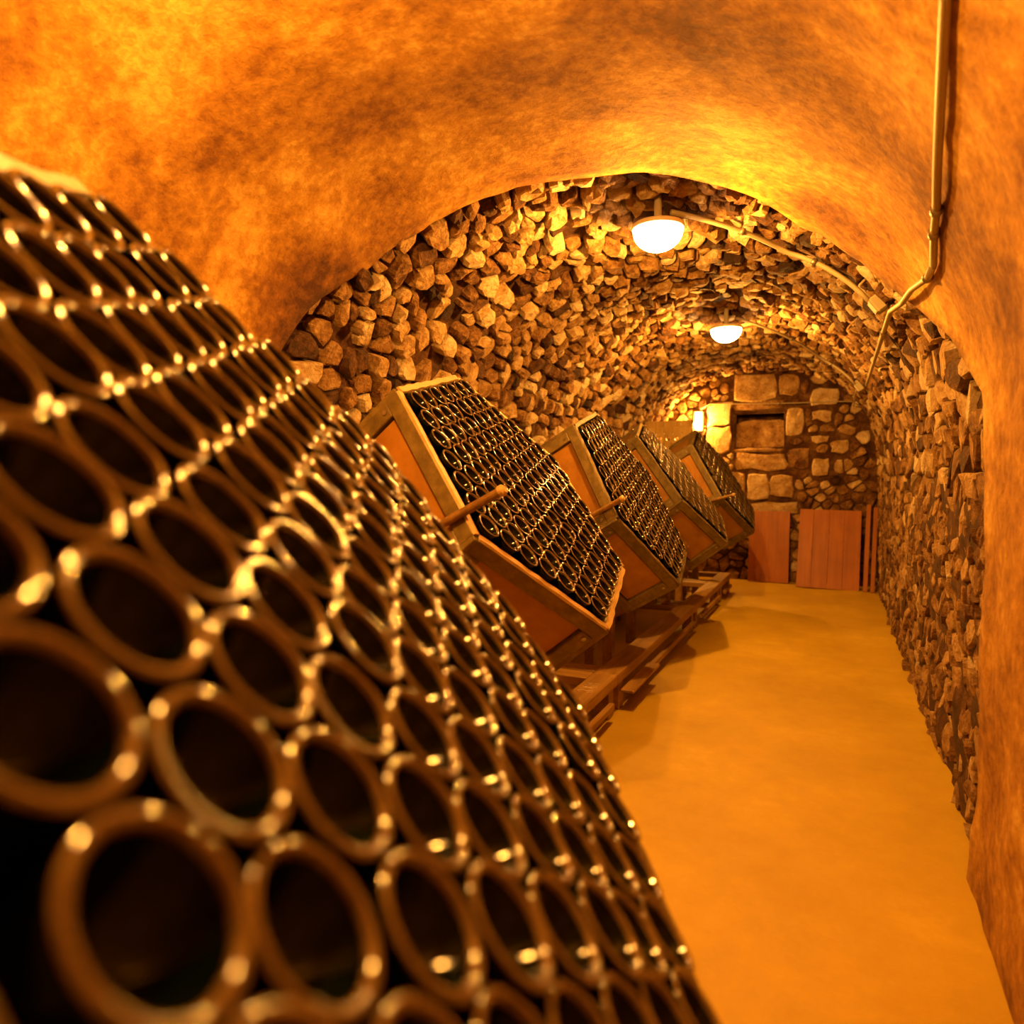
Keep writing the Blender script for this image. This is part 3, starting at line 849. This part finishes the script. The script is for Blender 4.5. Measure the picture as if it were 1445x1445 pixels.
# ------------------------------------------------------------------ boards leaning on the end wall, battens, riddling rack
def lean(name, x0, x1, yfoot, ytop, h, n, thick, label, cat, tiltx=0.0, m=W_BOARD, cleats=True):
    ang = math.atan2(ytop - yfoot, h); Lb = math.hypot(h, ytop - yfoot)
    M4 = Matrix.Translation(((x0 + x1) / 2, yfoot, .004)) @ Matrix.Rotation(-ang, 4, 'X') @ Matrix.Rotation(tiltx, 4, 'Y')
    t = empty(name, M4); tag(t, label, cat)
    wd = x1 - x0; rg = random.Random(int(x0 * 100)); xs = [-wd / 2]
    for k in range(n): xs.append(-wd / 2 + wd * (k + 1) / n + (rg.uniform(-.02, .02) if k < n - 1 else 0))
    for k in range(n):
        mb = MB(); mb.box(((xs[k] + xs[k + 1]) / 2, thick / 2 + rg.uniform(-.0015, .0015), Lb / 2), (xs[k + 1] - xs[k] - .0015, thick, Lb), bev=.002); mb.build('plank', m, t)
    if cleats:
        for z in (.15, Lb - .15):
            mb = MB(); mb.box((0, thick + .011, z), (wd - .08, .02, .06)); mb.build('cleat', m, t)
lean('wooden_panel', -.95, -.49, 8.74, 8.86, .85, 1, .022, 'plain reddish wooden panel leaning on the end wall behind the last crate', 'panel')
lean('wooden_panel', -.395, .255, 8.49, 8.80, .88, 4, .022, 'wide wooden panel of glued planks leaning on the end wall', 'panel', .02)
lean('batten', .29, .335, 8.44, 8.74, .95, 1, .03, 'narrow wooden batten standing beside the wide panel', 'batten', .03, cleats=False)
lean('batten', .362, .405, 8.42, 8.72, .92, 1, .03, 'narrow wooden batten standing in the corner of the end wall', 'batten', .03, cleats=False)

def rack():
    t = empty('riddling_rack', Matrix.Translation((-1.8, 8.15, 0))); tag(t, 'old wooden riddling rack with rows of bottle holes below the small wall lamp', 'rack')
    pw, Ht = .098, 1.93; thick = .03; cols, rows = 5, 13
    for face in (0, 1):
        ang = .10 if face == 0 else -.10
        yf = -.20 if face == 0 else .17
        R = Matrix.Rotation(-ang, 4, 'X')
        for cidx in range(cols):
            mb = MB(); cell = (Ht - .14) / rows
            x0 = -pw * cols / 2 + pw * cidx
            def ring(cx, cz, y):
                hx, hz = pw / 2 - .0012, cell / 2
                outer = []; inner = []
                for k in range(12):
                    a = 2 * PI * k / 12 + PI / 12; c_, s_ = math.cos(a), math.sin(a); m_ = max(abs(c_) / hx, abs(s_) / hz)
                    outer.append((cx + c_ / m_, y, cz + s_ / m_)); inner.append((cx + .027 * c_, y, cz + .027 * s_))
                return outer, inner
            for r_ in range(rows):
                cx, cz = x0 + pw / 2, .0 + cell * (r_ + .5)
                o1, i1 = ring(cx, cz, 0); o2, i2 = ring(cx, cz, thick)
                vs = o1 + i1 + o2 + i2
                fs = []
                for k in range(12):
                    j = (k + 1) % 12
                    fs += [(k, j, 12 + j, 12 + k), (24 + k, 36 + k, 36 + j, 24 + j), (12 + k, 12 + j, 36 + j, 36 + k)]
                    # the cell corners between two outline points
                hx, hz = pw / 2 - .0012, cell / 2
                b = len(vs)
                for y in (0, thick):
                    for sx, sz in ((1, 1), (-1, 1), (-1, -1), (1, -1)): vs.append((cx + sx * hx, y, cz + sz * hz))
                for ci, (k, j) in enumerate(((1, 2), (4, 5), (7, 8), (10, 11))):
                    fs += [(k, b + ci, j), (24 + k, 24 + j, b + 4 + ci)]
                fs += [(b, b + 4, b + 7, b + 3), (b + 1, b + 2, b + 6, b + 5)]
                mb.add(vs, fs)
            mb.box((x0 + pw / 2, thick / 2, Ht - .07), (pw - .0024, thick, .14))
            mb.v = [tuple(R @ Vector(v) + Vector((0, yf, .004))) for v in mb.v]
            mb.build('plank', W_RACK, t)
        mb = MB()
        for sx in (-1, 1): mb.box((sx * (pw * cols / 2 + .016), thick / 2, Ht / 2), (.03, .06, Ht))
        mb.v = [tuple(R @ Vector(v) + Vector((0, yf, .004))) for v in mb.v]
        mb.build('side_rail', W_RACK, t)
rack()
